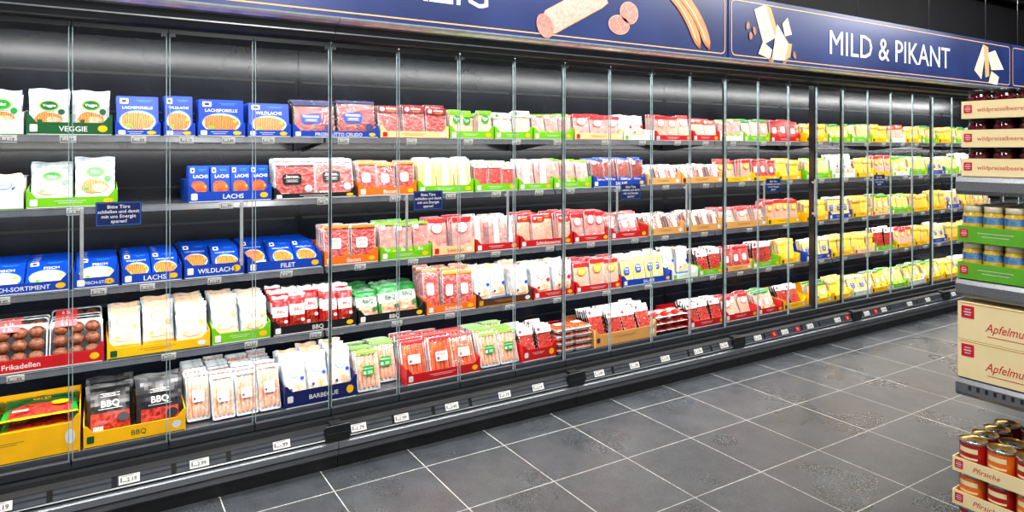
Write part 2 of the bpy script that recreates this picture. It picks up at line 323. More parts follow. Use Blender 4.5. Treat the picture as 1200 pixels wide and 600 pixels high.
def fishbox(w,h,main,pic,word,seed,plate=True):
    q=MB(); t=.022; q.rprism(0,h/2,w,h,0,t,.004,main,b=.001)
    y=-.0004
    q.rprism(-w*.32,h*.87,w*.2,h*.14,y,.001,.003,White); q.ell(-w*.32,h*.87,w*.06,h*.04,y-.0003,Navy)
    q.text(word,w*.08 if len(word)<9 else 0,h*.7,y,White,width=w*.72,size=.022,bold=.01)
    if plate: q.ell(0,h*.35,w*.44,h*.29,y,LBlue,n=24); q.ell(0,h*.34,w*.42,h*.27,y-.0003,White,n=24)
    q.ell(-w*.02,h*.35,w*.39,h*.23,y-.0006,pic,n=20,wob=.07,ph=1); q.ell(w*.1,h*.28,w*.24,h*.14,y-.0009,pic,n=16,wob=.08,ph=3); q.ell(-w*.22,h*.22,w*.06,h*.05,y-.001,Green); q.ell(w*.3,h*.4,w*.05,h*.04,y-.001,Yellow)
    bars(q,w*.15,h*.9,w*.4,2,y,LBlue)
    q.rect(0,h*.04,w*.9,h*.03,y,LBlue); barcode(q,w*.32,h*.12,w*.2,h*.08,y-.001)
    return q,t
def whitepack(w,h,accent,acc2,word,seed,green=False):
    q=MB(); t=.026
    q.pillow(w,h,t,lambda u,v,s: (accent if v<.12 and s==0 else (c_white if s==0 and not green and (v>.8 or v<.3) and .1<u<.9 else TrayClear) if (v>.8 or (v<.3 and not green)) or u<.09 or u>.91 else White),seed=seed,wr=.0014)
    y=-.0010
    q.ell(0,h*.66,w*.24,h*.12,y,accent,n=24); q.ell(0,h*.66,w*.20,h*.10,y-.0003,White if not green else acc2,n=24)
    q.text(word,0,h*.665,y-.0006,acc2 if not green else White,width=w*.32,size=.018,bold=.01)
    q.ell(-w*.02,h*.36,w*.34,h*.14,y,c_white if not green else c_salmon,n=18,wob=.08,ph=2); q.ell(w*.1,h*.32,w*.18,h*.09,y-.0003,c_brat,n=14,wob=.1,ph=1); q.ell(-w*.22,h*.3,w*.07,h*.04,y-.0004,acc2,n=12); bars(q,0,h*.52,w*.4,2,y,Grey)
    q.ell(w*.3,h*.52,w*.09,w*.09,y-.0003,acc2,n=14)
    return q,t
def sausages(w,h,cm,label,accent,word,seed,top=None):
    q=MB(); t=.036; q.rprism(0,h/2,w,h,.016,.019,.008,TrayClear); q.rprism(0,h/2,w*.9,h*.9,.019,t,.01,TrayClear,b=.003)
    n=5; r=w*.92/n/2
    r2=min(r,.0155)
    for i in range(n):
        x=-w*.46+r+(i)*2*r; q.capsule((x,.0175,h*.05),(x+.002*(i%2),.0175,h*.95),r*.96,cm,bend=.002*((i%2)*2-1),flaty=r2/r)
    q.film(w*.97,h,.0008,seed)
    q.rprism(0,h*.5,w*.5,h*.24,-.0012,.001,.006,label); y=-.0016
    q.text(word,0,h*.56,y,White if label!=White else accent,width=w*.44,size=.026,bold=.01); q.ell(-w*.16,h*.45,w*.06,w*.06,y,accent); bars(q,w*.08,h*.48,w*.22,3,y,White if label!=White else Grey,gap=.005)
    q.rprism(0,h*.96,w*.96,h*.06,-.0012,.001,.004,top or accent)
    return q,t
def bag(w,h,main,top,accent,word,wc,seed,window=None):
    q=MB(); t=.042
    def fn(u,v,s):
        if v>.9 or v<.05: return top
        if window and s==0 and .12<u<.88 and .1<v<.44: return window
        if .46<v<.72: return accent
        return main
    q.pillow(w,h,t,fn,seed=seed,wr=.003)
    q.text(word,0,h*.59,-.0034,wc,width=w*.5,size=.038,bold=.02); bars(q,0,h*.78,w*.4,3,-.0034,wc); bars(q,0,h*.49,w*.5,1,-.0034,wc)
    q.ell(w*.26,h*.3,w*.12,w*.1,-.0034,top,n=16); barcode(q,-w*.25,h*.14,w*.2,h*.07,-.0034)
    return q,t
def meatballs(w,h,seed):
    q=MB(); t=.05; q.rprism(0,h/2,w,h,.028,.031,.012,TrayClear); q.rprism(0,h/2,w*.92,h*.9,.031,t,.014,TrayBlack,b=.004)
    q.rprism(0,h/2,w*.95,h*.94,.026,.028,.012,TrayBlack)
    for i in range(3):
        for j in range(3):
            x=(i-1)*w*.3; z=h*(.2+.3*j); r=w*.15
            q.add([(x+r*math.cos(a)*math.cos(p),.026-.022*math.sin(p),z+r*.95*math.sin(a)*math.cos(p)) for p in (0,.4,.8,1.2) for a in [2*math.pi*k/12 for k in range(12)]]+[(x,.0035,z)],
              [(a*12+k,a*12+(k+1)%12,(a+1)*12+(k+1)%12,(a+1)*12+k) for a in range(3) for k in range(12)]+[(36+k,36+(k+1)%12,48) for k in range(12)],c_meat,True)
    q.rprism(-w*.2,h*.88,w*.42,h*.14,-.0006,.001,.005,Red); q.text('6 St.',-w*.2,h*.88,-.001,White,width=w*.3,size=.02)
    return q,t
K={}
def K_s(key,content,label,accent,tray,style,word,w,h,nm,lab):
    K[key]=(lambda W,H,s:slices(W,H,content,label,accent,tray,style,word,s),w,h,nm,lab,'food pack')
K_s('ham_blue',c_dkham,Blue,Navy,TrayBlack,1,'Prosciutto',.2,.175,'cured_ham_pack','dark cured ham slices in black tray with blue sticker')
K_s('ham_cream',c_rawham,DRed,Gold,TrayClear,0,'Schinken',.13,.17,'cured_ham_pack','cured ham slices with dark red header label')
K_s('ham_black',c_rawham,Black,TrayClear,TrayClear,1,'Serrano',.2,.18,'cured_ham_pack','thin cured ham slices with small black sticker')
K_s('ham_orange',c_rawham,White,Orange,TrayClear,1,'Speck',.11,.17,'bacon_pack','bacon slices with white sticker and orange edge')
K_s('ham_green',c_ham,Green,White,TrayClear,3,'Bio',.1,.165,'cooked_ham_pack','pink cooked ham slices with light green label')
K_s('ham_pink',c_ham,White,Red,TrayClear,4,'Schinken',.11,.165,'cooked_ham_pack','pink cooked ham slices with oval white label')
K_s('ham_red',c_ham,Red,White,TrayClear,0,'Hinterschinken',.11,.165,'cooked_ham_pack','pink cooked ham slices with red header')
K_s('ham_white',c_ham,White,Green,TrayClear,2,'Schinken',.11,.165,'cooked_ham_pack','pink cooked ham slices with white paper band')
K_s('sal_green',c_salami,White,Green,TrayClear,0,'Salami',.10,.16,'salami_pack','salami slices with white and green header')
K_s('sal_red',c_salami,White,Red,TrayClear,1,'Salami',.11,.16,'salami_pack','red salami slices with white sticker')
K_s('sal_blue',c_dksalami,Blue,White,TrayClear,3,'Salami',.11,.165,'salami_pack','dark salami slices with blue footer label')
K_s('sal_kraft',c_dksalami,Cream,Brown,TrayClear,2,'Salami',.10,.13,'dried_salami_pack','dark salami slices with cream paper band')
K_s('lyo_red',c_lyoner,Red,Yellow,TrayClear,0,'Lyoner',.105,.165,'sliced_sausage_pack','pale sliced sausage with red header label')
K_s('lyo_wr',c_lyoner,White,Red,TrayClear,4,'Lyoner',.105,.165,'sliced_sausage_pack','pale sliced sausage with white and red label')
K_s('lyo_gr',c_lyoner,White,MGreen,TrayClear,1,'Lyoner',.105,.165,'sliced_sausage_pack','pale sliced sausage with white and green label')
K_s('lyo_yel',c_lyoner,Yellow,Red,TrayClear,4,'Lyoner',.105,.16,'sliced_sausage_pack','pale sliced sausage with yellow oval label')
K_s('che_green',c_pcheese,Green,White,TrayClear,3,'Käse',.11,.165,'mild_cheese_pack','pale cheese slices with green label')
K_s('che_yel',c_cheese,Yellow,Red,TrayClear,0,'Gouda',.11,.16,'gouda_pack','yellow cheese slices with yellow header')
K_s('che_blue',c_pcheese,Blue,White,TrayClear,1,'Käse',.11,.16,'mild_cheese_pack','pale cheese slices with blue sticker')
K_s('che_white',c_cheese,White,MGreen,TrayClear,1,'Käse',.11,.16,'cheese_pack','yellow cheese slices with white sticker')
K_s('che_tri',c_pcheese,White,Orange,TrayClear,2,'Tilsiter',.11,.18,'cheese_pack','folded cheese slices with white band')
K_s('pou_white',c_white,MGreen,Green,TrayClear,4,'Pute',.105,.165,'poultry_pack','pale poultry slices with green oval label')
K_s('pou_blue',c_white,White,MGreen,TrayClear,0,'Pute',.105,.165,'poultry_pack','pale poultry slices with white header')
K['fish_a']=(lambda W,H,s:fishbox(W,H,Blue,c_salmon,'LACHSFORELLE',s),.17,.18,'fish_box','blue smoked trout sleeve with orange fillet on plate','fish pack')
K['fish_b']=(lambda W,H,s:fishbox(W,H,Blue,c_salmon,'WILDLACHS',s),.13,.18,'fish_box','blue wild salmon sleeve with orange fillet','fish pack')
K['fish_c']=(lambda W,H,s:fishbox(W,H,Blue,c_white,'FISCH',s),.13,.165,'fish_box','blue fish sleeve with white fillet','fish pack')
K['fish_m']=(lambda W,H,s:fishbox(W,H,Blue,c_wiener,'LACHS',s,False),.09,.15,'fish_box','small blue box with smoked salmon picture','fish pack')
K['veg']=(lambda W,H,s:whitepack(W,H,Green,DGreen,'Veggie',s,True),.15,.18,'veggie_pack','white vegetarian pack with dark green oval','food pack')
K['wpk_green']=(lambda W,H,s:whitepack(W,H,Green,MGreen,'Filet',s,True),.14,.18,'fish_fillet_pack','white pack with green base and salmon picture','food pack')
K['wpk_gold']=(lambda W,H,s:whitepack(W,H,Gold,Gold,'Geflügel',s),.12,.19,'poultry_breast_pack','white poultry pack with gold oval emblem','food pack')
K['wpk_blue']=(lambda W,H,s:whitepack(W,H,LBlue,Blue,'Natur',s),.12,.19,'poultry_breast_pack','white poultry pack with small blue emblem','food pack')
K['wpk_red']=(lambda W,H,s:whitepack(W,H,Red,Red,'Fein',s),.12,.17,'poultry_breast_pack','white poultry pack with red emblem','food pack')
K['sau_w']=(lambda W,H,s:sausages(W,H,c_brat,White,DRed,'Bratwurst',s,TrayClear),.11,.19,'sausage_pack','pale raw sausages in a row with white label','sausage pack')
K['sau_b']=(lambda W,H,s:sausages(W,H,c_wiener,White,Red,'Wiener',s),.12,.18,'sausage_pack','brown wiener sausages in a row with white label','sausage pack')
K['sau_g']=(lambda W,H,s:sausages(W,H,c_brat,MGreen,White,'Rostbratwurst',s,Green),.12,.19,'sausage_pack','pale sausages in a row with green label','sausage pack')
K['bag_r']=(lambda W,H,s:bag(W,H,Red,White,White,'BBQ',Red,s,c_beef),.1,.18,'barbecue_meat_bag','shiny red and white barbecue bag','food bag')
K['bag_g']=(lambda W,H,s:bag(W,H,MGreen,DGreen,White,'BBQ',DGreen,s,c_brat),.13,.17,'barbecue_meat_bag','shiny green and white barbecue bag','food bag')
K['bag_k']=(lambda W,H,s:bag(W,H,Black,Black,Black,'BBQ',White,s,c_beef),.17,.24,'barbecue_meat_bag','black barbecue bag with meat window','food bag')
K['bag_y']=(lambda W,H,s:bag(W,H,MGreen,Yellow,DGreen,'Grill',Yellow,s,c_beef),.2,.28,'barbecue_meat_bag','green and yellow grill bag lying flat','food bag')
K['meat']=(lambda W,H,s:meatballs(W,H,s),.17,.17,'meatball_tray','browned meatballs in a clear tray','food pack')
K['beef']=(lambda W,H,s:slices(W,H,c_beef,White,Red,TrayBlack,0,'Steak',s),.13,.17,'marinated_steak_pack','dark red marinated steaks with white header','food pack')
PC={}
def getpack(key,w,hs):
    k=(key,round(w,2),round(hs,2))
    if k not in PC:
        b=K[key]; H=b[2]*hs; q,t=b[0](k[1],H,len(PC)+3); PC[k]=(q.mesh(b[3]),k[1],H,t)
    return PC[k]
CARTCOL={'green':(Green,White),'dgreen':(DGreen,White),'blue':(Blue,White),'navy':(Navy,White),'white':(White,Green),'red':(Red,White),'cream':(KraftL,Red),'kraft':(Kraft,Brown),
 'black':(Black,White),'orange':(Orange,White),'yellow':(Yellow,DGreen),'brown':(Brown,Gold)}
CNAME={'green':'light green','dgreen':'dark green','blue':'blue','navy':'navy blue','white':'white','red':'red','cream':'cream','kraft':'brown kraft','black':'black','orange':'orange-brown','yellow':'yellow','brown':'dark brown'}
cart_pos=[]
def place_packs(key,x0,x1,y0,z,nrows,mode,hs,ncols=None,ymax=.585):
    b=K[key]; W=x1-x0; nc=ncols or max(1,round(W/b[1])); pw=W/nc-.002
    me,mw,h,t=getpack(key,pw,hs)
    grp=b[3].replace('_',' ')+'s in the chilled cabinet'
    for c in range(nc):
        cx=x0+(c+.5)*W/nc
        miss=random.random()
        if mode=='flat':
            for l in range(nrows):
                obj(b[3],me,(cx+random.uniform(-.001,.001),y0+.006+l*.002,z+t*(l)+.004*l+t+.002),(-math.pi/2,0,random.uniform(-.008,.008)),label=b[4],cat=b[5],group=grp,scale=((pw-.004)/mw,1,1))
        else:
            a={'up':.10,'lean':.42,'shingle':1.05}[mode]
            if mode=='up': a+=random.uniform(-.04,.14)
            if mode=='lean': a+=random.uniform(-.12,.06)
            pitch=(t+.0015)/math.cos(a)
            if mode=='up': pitch*=1.25
            drop=random.choice((1,2)) if (miss<.28 and nrows>3) else 0
            for r in range(drop,nrows):
                if y0+r*pitch+h*math.sin(a)+t*math.cos(a)>ymax: break
                ax=a if mode!='up' else a+random.uniform(0,.012)
                rz=random.uniform(-.01,.01); sc=(pw-.0025)/mw
                zs=random.uniform(.93,1.06) if b[3]!='fish_box' else 1
                obj(b[3],me,(cx+random.uniform(-.001,.001),y0+r*pitch,z+t*math.sin(ax)+.001),(-ax,0,rz),label=b[4],cat=b[5],group=grp,scale=(sc,1,zs))
CC={}
def carton(x0,x1,y0,z,col,hf,word,depth,h_side=None):
    W=x1-x0; m,tm=CARTCOL[col]; hs=h_side or hf+.03
    k=(round(W,2),col,hf,word,depth,hs)
    if k not in CC:
        w=k[0]; q=MB(); t=.003
        pts=[(-w/2,0),(w/2,0),(w/2,hs),(w/2-.01,hs),(w/2-.02,hs-.012),(w/2-.035,hf),(-w/2+.035,hf),(-w/2+.02,hs-.012),(-w/2+.01,hs),(-w/2,hs)]
        n=len(pts); q.add([(a,0,b) for a,b in pts]+[(a,t,b) for a,b in pts],[tuple(range(n)),tuple(range(n,2*n))[::-1]]+[(i,(i+1)%n,n+(i+1)%n,n+i) for i in range(n)],m)
        for sx in (-w/2,w/2-t): q.prof([(t,0),(t,hs),(depth*.55,hs+.02),(depth,hs+.02),(depth,0)],sx,sx+t,m)
        q.box(-w/2+t,w/2-t,depth-t,depth,0,hs+.02,m); q.box(-w/2+t,w/2-t,t,depth-t,0,t,KraftL)
        q.rect(0,.004,w*.98,.004,-.0004,tm)
        if word: q.text(word,.01,hf*.52,-.0006,tm,width=w*.66,size=min(hf*.7,.03),bold=.01)
        else: bars(q,-.01,hf*.66,w*.35,2,-.0005,tm,gap=.008)
        q.rprism(-w/2+.025,hf*.55,.026,min(hf*.6,.03),-.0012,0,.004,tm); q.ell(w/2-.035,hf*.55,.018,min(hf*.26,.03),-.0006,White if tm!=White else Yellow,n=14)
        CC[k]=(q.mesh('display_carton'),w)
    me,w=CC[k]
    obj('display_carton',me,((x0+x1)/2,y0,z),label='open %s cardboard display carton holding packs'%CNAME[col],cat='carton',group='display cartons in the chilled cabinet',scale=(W/w*.998,1,1))
def stock(z,y0,items,ymax=.585):
    for it in items:
        x0,x1,col,hf,key,nr,hs,word,mode=it[:9]; nc=it[9] if len(it)>9 else None
        zz=z+.0005
        if col:
            depth=.46 if mode=='shingle' else .34
            carton(x0,x1,y0,zz,col,hf,word,depth)
            place_packs(key,x0+.004,x1-.004,y0+.006,zz+.0035,nr,mode,hs,nc,ymax=y0+depth-.004)
        else: place_packs(key,x0,x1,y0+.004,zz,nr,mode,hs,nc,ymax)
        cart_pos.append(((x0+x1)/2,z))
Y1=.114
R1=[(-.55,-.40,'white',.06,'veg',3,1,None,'up'),(-.39,-.245,'white',.06,'wpk_green',3,.95,None,'up'),(-.237,.065,'dgreen',.055,'veg',4,1.05,'VEGGIE','up'),(.075,.25,'blue',.03,'fish_a',5,.95,None,'up',1),(.262,.39,'blue',.03,'fish_b',5,1,None,'up',1),(.40,.605,'blue',.035,'fish_a',5,.93,None,'up',1),(.615,.815,'blue',.035,'fish_b',5,.88,None,'up',1),
(.825,1.265,'blue',.035,'ham_blue',4,1.05,'PROSCIUTTO CRUDO','up',2),(1.275,1.672,'cream',.04,'ham_cream',5,1.02,None,'up'),(1.68,1.962,'green',.045,'pou_white',4,.93,None,'up'),(1.97,2.232,'green',.045,'pou_blue',4,.96,None,'up'),(2.24,2.536,'green',.045,'ham_green',4,.93,None,'up'),(2.55,2.94,'cream',.045,'ham_pink',4,.96,None,'up'),(2.95,3.22,'white',.04,'wpk_red',4,.96,None,'up'),(3.23,3.58,'red',.04,'lyo_wr',4,1.03,None,'up'),(3.59,3.86,'red',.045,'lyo_red',3,.95,None,'up'),(3.87,4.12,'white',.04,'ham_green',3,.95,None,'up'),(4.13,4.43,'green',.045,'lyo_gr',3,.98,None,'up'),(4.44,4.80,'red',.04,'sal_red',3,1.03,None,'up')]
R2=[(-.5,-.245,'white',.08,'wpk_blue',3,.7,None,'up'),(-.237,.085,'green',.045,'wpk_green',5,1.12,None,'lean'),(.36,.725,'blue',.05,'fish_m',4,1.08,'LACHS','up',4),(.735,1.145,'black',.028,'ham_black',5,1.05,None,'up',2),(1.155,1.48,'orange',.045,'ham_orange',5,1.02,'Bacon','up'),(1.49,1.83,'green',.045,'che_tri',5,1.05,None,'up'),(1.84,2.125,'green',.045,'sal_green',5,1.05,None,'up'),(2.135,2.38,'green',.04,'ham_white',5,1.05,None,'up'),(2.39,2.68,'green',.045,'ham_green',5,1.05,None,'up'),(2.695,3.14,'blue',.045,'sal_blue',5,1.08,'SALAMI','up'),(3.16,3.47,'kraft',.05,'sal_kraft',6,1.0,None,'lean'),(3.48,3.90,'kraft',.05,'sal_kraft',6,1.0,None,'lean'),(3.91,4.22,'yellow',.04,'lyo_yel',4,1,None,'up'),(4.23,4.52,'yellow',.04,'sal_red',4,1,None,'up'),(4.53,4.81,'yellow',.04,'che_yel',4,1,None,'up')]
R3=[(-.56,-.085,'blue',.045,'fish_c',6,1.05,'RÄUCHERFISCH-SORTIMENT','shingle',3),(-.075,.09,'blue',.045,'fish_c',6,1.05,'FISCH-STICKS','shingle',1),(.10,.335,'blue',.045,'fish_b',6,1,'LACHS','shingle',2),(.345,.60,'blue',.06,'fish_a',6,1.1,'WILDLACHS','shingle',2),(.615,.968,'blue',.05,'fish_b',7,1.1,'FILET','shingle',3),(.98,1.262,'orange',.045,'ham_orange',6,1.12,'Bacon','up'),(1.275,1.565,'green',.045,'ham_green',6,1.12,None,'up'),(1.575,1.835,'cream',.05,'ham_pink',6,1.18,'Schinken','up'),(1.845,2.135,'red',.045,'ham_white',6,1.15,None,'up'),(2.145,2.53,'red',.045,'lyo_red',6,1.15,'Schinkenwurst','up'),(2.54,2.83,'red',.045,'ham_pink',5,1.15,None,'up'),(2.84,3.16,'red',.05,'sal_red',6,1.05,None,'lean'),(3.17,3.50,'kraft',.055,'sal_kraft',7,1.05,None,'lean'),(3.51,3.89,'kraft',.055,'sal_kraft',7,1.05,None,'lean'),(3.90,4.39,'kraft',.055,'lyo_wr',6,.9,None,'lean'),(4.40,4.80,'yellow',.05,'lyo_yel',4,1.15,None,'up')]
R4=[(-.56,.035,'red',.055,'meat',4,1.05,'Frikadellen','lean'),(.045,.452,'yellow',.045,'wpk_gold',8,1.05,None,'lean'),(.46,.72,'green',.05,'wpk_gold',8,1.05,None,'lean',2),(.73,1.145,'black',.045,'bag_r',4,1.05,'BBQ','up',5),(1.155,1.53,'black',.045,'bag_g',4,1.0,'BBQ','lean',3),(1.54,1.845,'orange',.045,'ham_orange',7,1.32,'Schinken','up'),(1.855,2.23,'brown',.045,'wpk_blue',6,1.1,None,'up',3),(2.24,2.545,'red',.045,'wpk_red',6,1.2,None,'up'),(2.555,2.93,'red',.045,'lyo_yel',6,1.2,None,'up'),(2.94,3.38,'blue',.045,'che_blue',6,1.2,'SALAMI','up'),(3.39,3.64,'white',.04,'wpk_blue',4,1.05,None,'up'),(3.65,3.90,'green',.045,'beef',4,1.05,None,'up'),(3.91,4.22,'kraft',.045,'sal_red',4,1.1,None,'up'),(4.23,4.55,'green',.045,'beef',4,1.1,None,'up'),(4.56,4.80,'yellow',.045,'che_yel',4,1.15,None,'up')]
R5=[(-.60,-.05,'yellow',.125,'bag_y',4,1.0,None,'flat',2),(-.04,.345,'yellow',.065,'bag_k',4,.92,'BBQ','lean'),(.355,.765,None,0,'sau_w',8,1.05,None,'lean',4),(.775,1.13,'navy',.08,'wpk_blue',8,1.2,'BARBECUE','lean'),(1.14,1.39,None,0,'sau_g',7,1.05,None,'lean',2),(1.40,1.845,'red',.055,'sau_b',6,1.1,None,'lean',3),(1.86,2.12,None,0,'sau_g',7,1.05,None,'lean',2),(2.13,2.37,'red',.07,'beef',7,1.08,None,'lean',2),(2.39,2.66,None,0,'sau_b',4,.95,None,'flat',2),(2.67,3.19,'kraft',.08,'beef',7,1.25,None,'lean',4),(3.2,3.5,None,0,'bag_r',3,1,None,'flat',3),(3.51,3.86,'red',.05,'beef',5,1,None,'lean'),(3.87,4.22,'red',.05,'lyo_wr',5,1,None,'lean'),(4.23,4.52,'red',.05,'lyo_gr',5,1,None,'lean'),(4.53,4.81,'yellow',.05,'beef',4,1,None,'lean')]
pal=[[('yellow','che_yel'),('green','che_white'),('green','che_green'),('yellow','che_yel'),('white','lyo_red'),('yellow','che_yel'),('green','che_white')],
[('green','che_green'),('white','wpk_blue'),('yellow','che_yel'),('yellow','lyo_yel'),('white','che_white'),('green','che_green'),('blue','che_blue')],
[('yellow','che_yel'),('blue','che_blue'),('yellow','che_yel'),('cream','che_white'),('green','che_green'),('yellow','che_yel')],
[('blue','che_blue'),('yellow','che_yel'),('cream','che_yel'),('green','beef'),('yellow','lyo_yel'),('yellow','che_yel')],
[('yellow','che_white'),('yellow','che_yel'),('white','che_blue'),('yellow','che_white'),('green','che_green'),('white','che_white')]]
for ri,R in enumerate((R1,R2,R3,R4,R5)):
    x=4.88; i=0
    while x<7.8:
        w=random.uniform(.26,.34); c,k=pal[ri][i%len(pal[ri])]; R.append((x,x+w,c,.045,k,3,random.uniform(.95,1.15) if ri else random.uniform(.9,1),None,'lean' if ri==4 else 'up')); x+=w+.012; i+=1
stock(SH[0],Y1,R1); stock(SH[1],Y1,R2); stock(SH[2],Y1,R3); stock(SH[3],Y1,R4); stock(DECK,.064,R5)
tagm={}
prices=['2.99','1.19','1.99','-.99','2.19','3.49','1.79']
def tagmesh(p,w,h):
    k=(p,w,h)
    if k not in tagm:
        q=MB(); q.rprism(0,0,w,h,-.0015,0,.0015,White); q.text(p,w*.12,-h*.05,-.0018,Black,width=w*.46,size=h*.7,bold=.01); bars(q,-w*.08,h*.38,w*.6,1,-.0018,Grey); q.rect(-w*.38,0,w*.08,h*.5,-.0018,Grey); q.rect(-w*.22,-h*.2,w*.16,h*.1,-.0018,Grey)
        tagm[k]=q.mesh('price_tag')
    return tagm[k]
for n,(x,z) in enumerate(cart_pos):
    if z==DECK: continue
    obj('price_tag',tagmesh(prices[n%7],.058,.03),(x+random.uniform(-.04,.04),.0915,z-.0145),(.27,0,0),label='white paper price tag clipped in the shelf edge rail',cat='price tag',group='price tags on the shelf edges')
base_x=[-.30,.12,.38,.72,1.08,1.30,1.58,1.9,2.12,2.56,2.84,3.1,3.4,3.65,4.0,4.3,4.6,4.95,5.35,5.6,6.0,6.3,6.75]
for n,x in enumerate(base_x):
    obj('price_tag',tagmesh(prices[(n*3+1)%7],.075,.034),(x,-.1085,.163),(-.38,0,0),label='large white price tag in the ledge below the glass doors',cat='price tag',group='price tags on the base ledge')
for n,x in enumerate((4.18,4.45,5.08,5.48)):
    q=MB(); q.rprism(0,0,.05,.035,-.0015,0,.0015,Red); q.text('%',0,0,-.0018,White,size=.03,width=.03)
    obj('promotion_tag',q.mesh('promotion_tag'),(x,-.1085,.163),(-.38,0,0),label='small red promotion tag in the ledge',cat='price tag')
# ---------------------------------------------------------------- header sign
SignM=mat('sign_navy_print',(16,34,84),(38,56,112),rough=.3,scale=1.2); SignLine=mat('sign_gold_line',(225,172,112),rough=.4,emit=.1); SignW=mat('sign_white_print',(245,245,245),rough=.4,emit=.15)
p_sal=mat('sign_salami_print',(206,116,102),(222,142,126),rough=.5,scale=50); p_skin=mat('sign_salami_skin',(208,156,138),(222,180,162),rough=.5,scale=40)
p_saus=mat('sign_sausage_print',(200,120,68),(222,150,98),rough=.5,scale=12); p_sausl=mat('sign_sausage_highlight',(242,200,155),rough=.5)
p_ch=mat('sign_cheese_print',(240,230,202),(228,208,162),rough=.5,scale=12); p_ch2=mat('sign_cheese_shade',(196,164,108),rough=.5); p_nut=mat('sign_nut_print',(150,85,45),(195,135,80),rough=.5)
def sign(x0,x1,label):
    s=obj('hanging_sign',None,(x0,-.10,2.12),label=label,cat='sign',group='header signs above the chilled cabinets')
    W=x1-x0; q=MB(); q.rprism(W/2,.225,W-.004,.45,0,.03,.004,SignM,b=.001); part('board',q,s)
    q=MB(); t=.007
    R=[q.ring(W/2,.225,W-.05,.39,.04,-.002,5),q.ring(W/2,.225,W-.05-2*t,.39-2*t,.034,-.002,5)]
    q.loft(R,SignLine,cap=False); part('border_line',q,s)
    for cx in [a for a in (W*.12,W*.37,W*.63,W*.88)]:
        q=MB(); q.tube([(cx,.015,.45),(cx,.015,1.38)],.0025,Steel,6); part('suspension_cable',q,s)
    return s
s1=sign(-.53,3.695,'long navy sign with gold border, white lettering and sausage pictures')
o=-.53
q=MB(); q.text('WÜRZIG',1.80-.44-o,.215,-.003,SignW,size=.225,width=.88); part('lettering',q,s1)
def P(x,z): return (x-o,z-2.12)
q=MB()
a=P(2.17,2.20); b=P(2.60,2.44)
q.tube([(a[0],-.003,a[1]),(a[0]+.04,-.003,a[1]+.025),(b[0]-.05,-.003,b[1]-.03),(b[0],-.003,b[1])],[.05,.075,.078,.07],p_skin,14,flaty=.03)
q.ell(a[0]+.0,a[1]+.0,.055,.072,-.006,p_sal,rot=.5)
rs=random.Random(5)
for i in range(16):
    t=rs.uniform(.15,.95); k=rs.uniform(-.05,.05); q.ell(a[0]+(b[0]-a[0])*t-k*.5,a[1]+(b[1]-a[1])*t+k,.014,.004,-.0062,p_ch,n=10,rot=.5)
part('salami_picture',q,s1)
q=MB()
for (x,z,r,rz) in ((2.72,2.26,.085,.06),(2.80,2.34,.075,.07)):
    x,z=P(x,z); q.ell(x,z,r,rz,-.004,p_skin,n=26); q.ell(x,z,r*.93,rz*.92,-.005,p_sal,n=26)
    for i in range(16): a_=rs.uniform(0,6.28); d=rs.uniform(0,.8); q.ell(x+r*d*math.cos(a_),z+rz*d*math.sin(a_),.005,.004,-.0055,p_skin,n=7)
part('salami_slice_picture',q,s1)
for dx in (0,.09):
    q=MB(); pts=[];pts2=[]
    for i in range(13):
        t=i/12; x,z=P(3.08+dx+.34*t+.04*math.sin(t*math.pi),2.54-.37*t**1.3); pts.append((x,-.004-dx*.02,z)); pts2.append((x-.012,-.0062-dx*.02,z-.006))
    q.tube(pts,[.008,.03,.036]+[.04]*7+[.038,.03,.006],p_saus,10,flaty=.04); q.tube(pts2[1:-1],.007,p_sausl,6,flaty=.04); part('sausage_picture',q,s1)
s2=sign(3.705,7.93,'long navy sign with gold border, white lettering and cheese pictures')
o=3.705
full=textgeo('MILD & PIKANT')[2]; kk=1.84/full; x0=5.78-o-.92
for wd,pre in (('MILD',''),('&','MILD &'),('PIKANT','MILD & PIKANT')):
    ww=textgeo(wd)[2]*kk; xr=x0+(textgeo(pre)[2]*kk if pre else ww)
    q=MB(); q.text(wd,xr-ww/2,.218,-.003,SignW,size=kk); part('lettering',q,s2)
q=MB()
def pl(pts,y,m): q.flat([P(*p) for p in pts],y,m)
pl([(3.97,2.49),(4.09,2.54),(4.20,2.31),(4.07,2.25)],-.003,p_ch); pl([(4.09,2.54),(4.15,2.52),(4.25,2.31),(4.20,2.31)],-.004,p_ch2)
pl([(4.16,2.15),(4.30,2.15),(4.35,2.28),(4.22,2.41)],-.005,p_ch); pl([(4.30,2.15),(4.37,2.18),(4.39,2.28),(4.35,2.28)],-.005,p_ch2)
pl([(4.01,2.18),(4.14,2.15),(4.16,2.22),(4.06,2.27)],-.006,p_ch); pl([(4.28,2.42),(4.34,2.47),(4.39,2.35),(4.31,2.33)],-.004,p_ch)
part('cheese_picture',q,s2)
q=MB()
for (x,z) in ((3.93,2.30),(3.97,2.34),(3.9,2.37),(4.30,2.13),(4.15,2.145),(4.42,2.2)):
    x,z=P(x,z); q.ell(x,z,.028,.018,-.006,p_nut,n=12,wob=.08,rot=x*7)
part('nut_picture',q,s2)
q=MB(); pl([(7.16,2.26),(7.34,2.52),(7.40,2.50),(7.30,2.18)],-.003,p_ch); pl([(7.34,2.52),(7.44,2.50),(7.46,2.22),(7.38,2.20)],-.004,p_ch2); pl([(7.42,2.44),(7.58,2.48),(7.76,2.30),(7.5,2.28)],-.005,p_ch); pl([(7.44,2.15),(7.5,2.27),(7.66,2.22),(7.62,2.14)],-.005,p_ch)
part('cheese_picture',q,s2)
s3=sign(7.94,9.40,'navy sign panel with gold border'); 
s0=sign(-1.83,-.54,'navy sign panel with gold border')
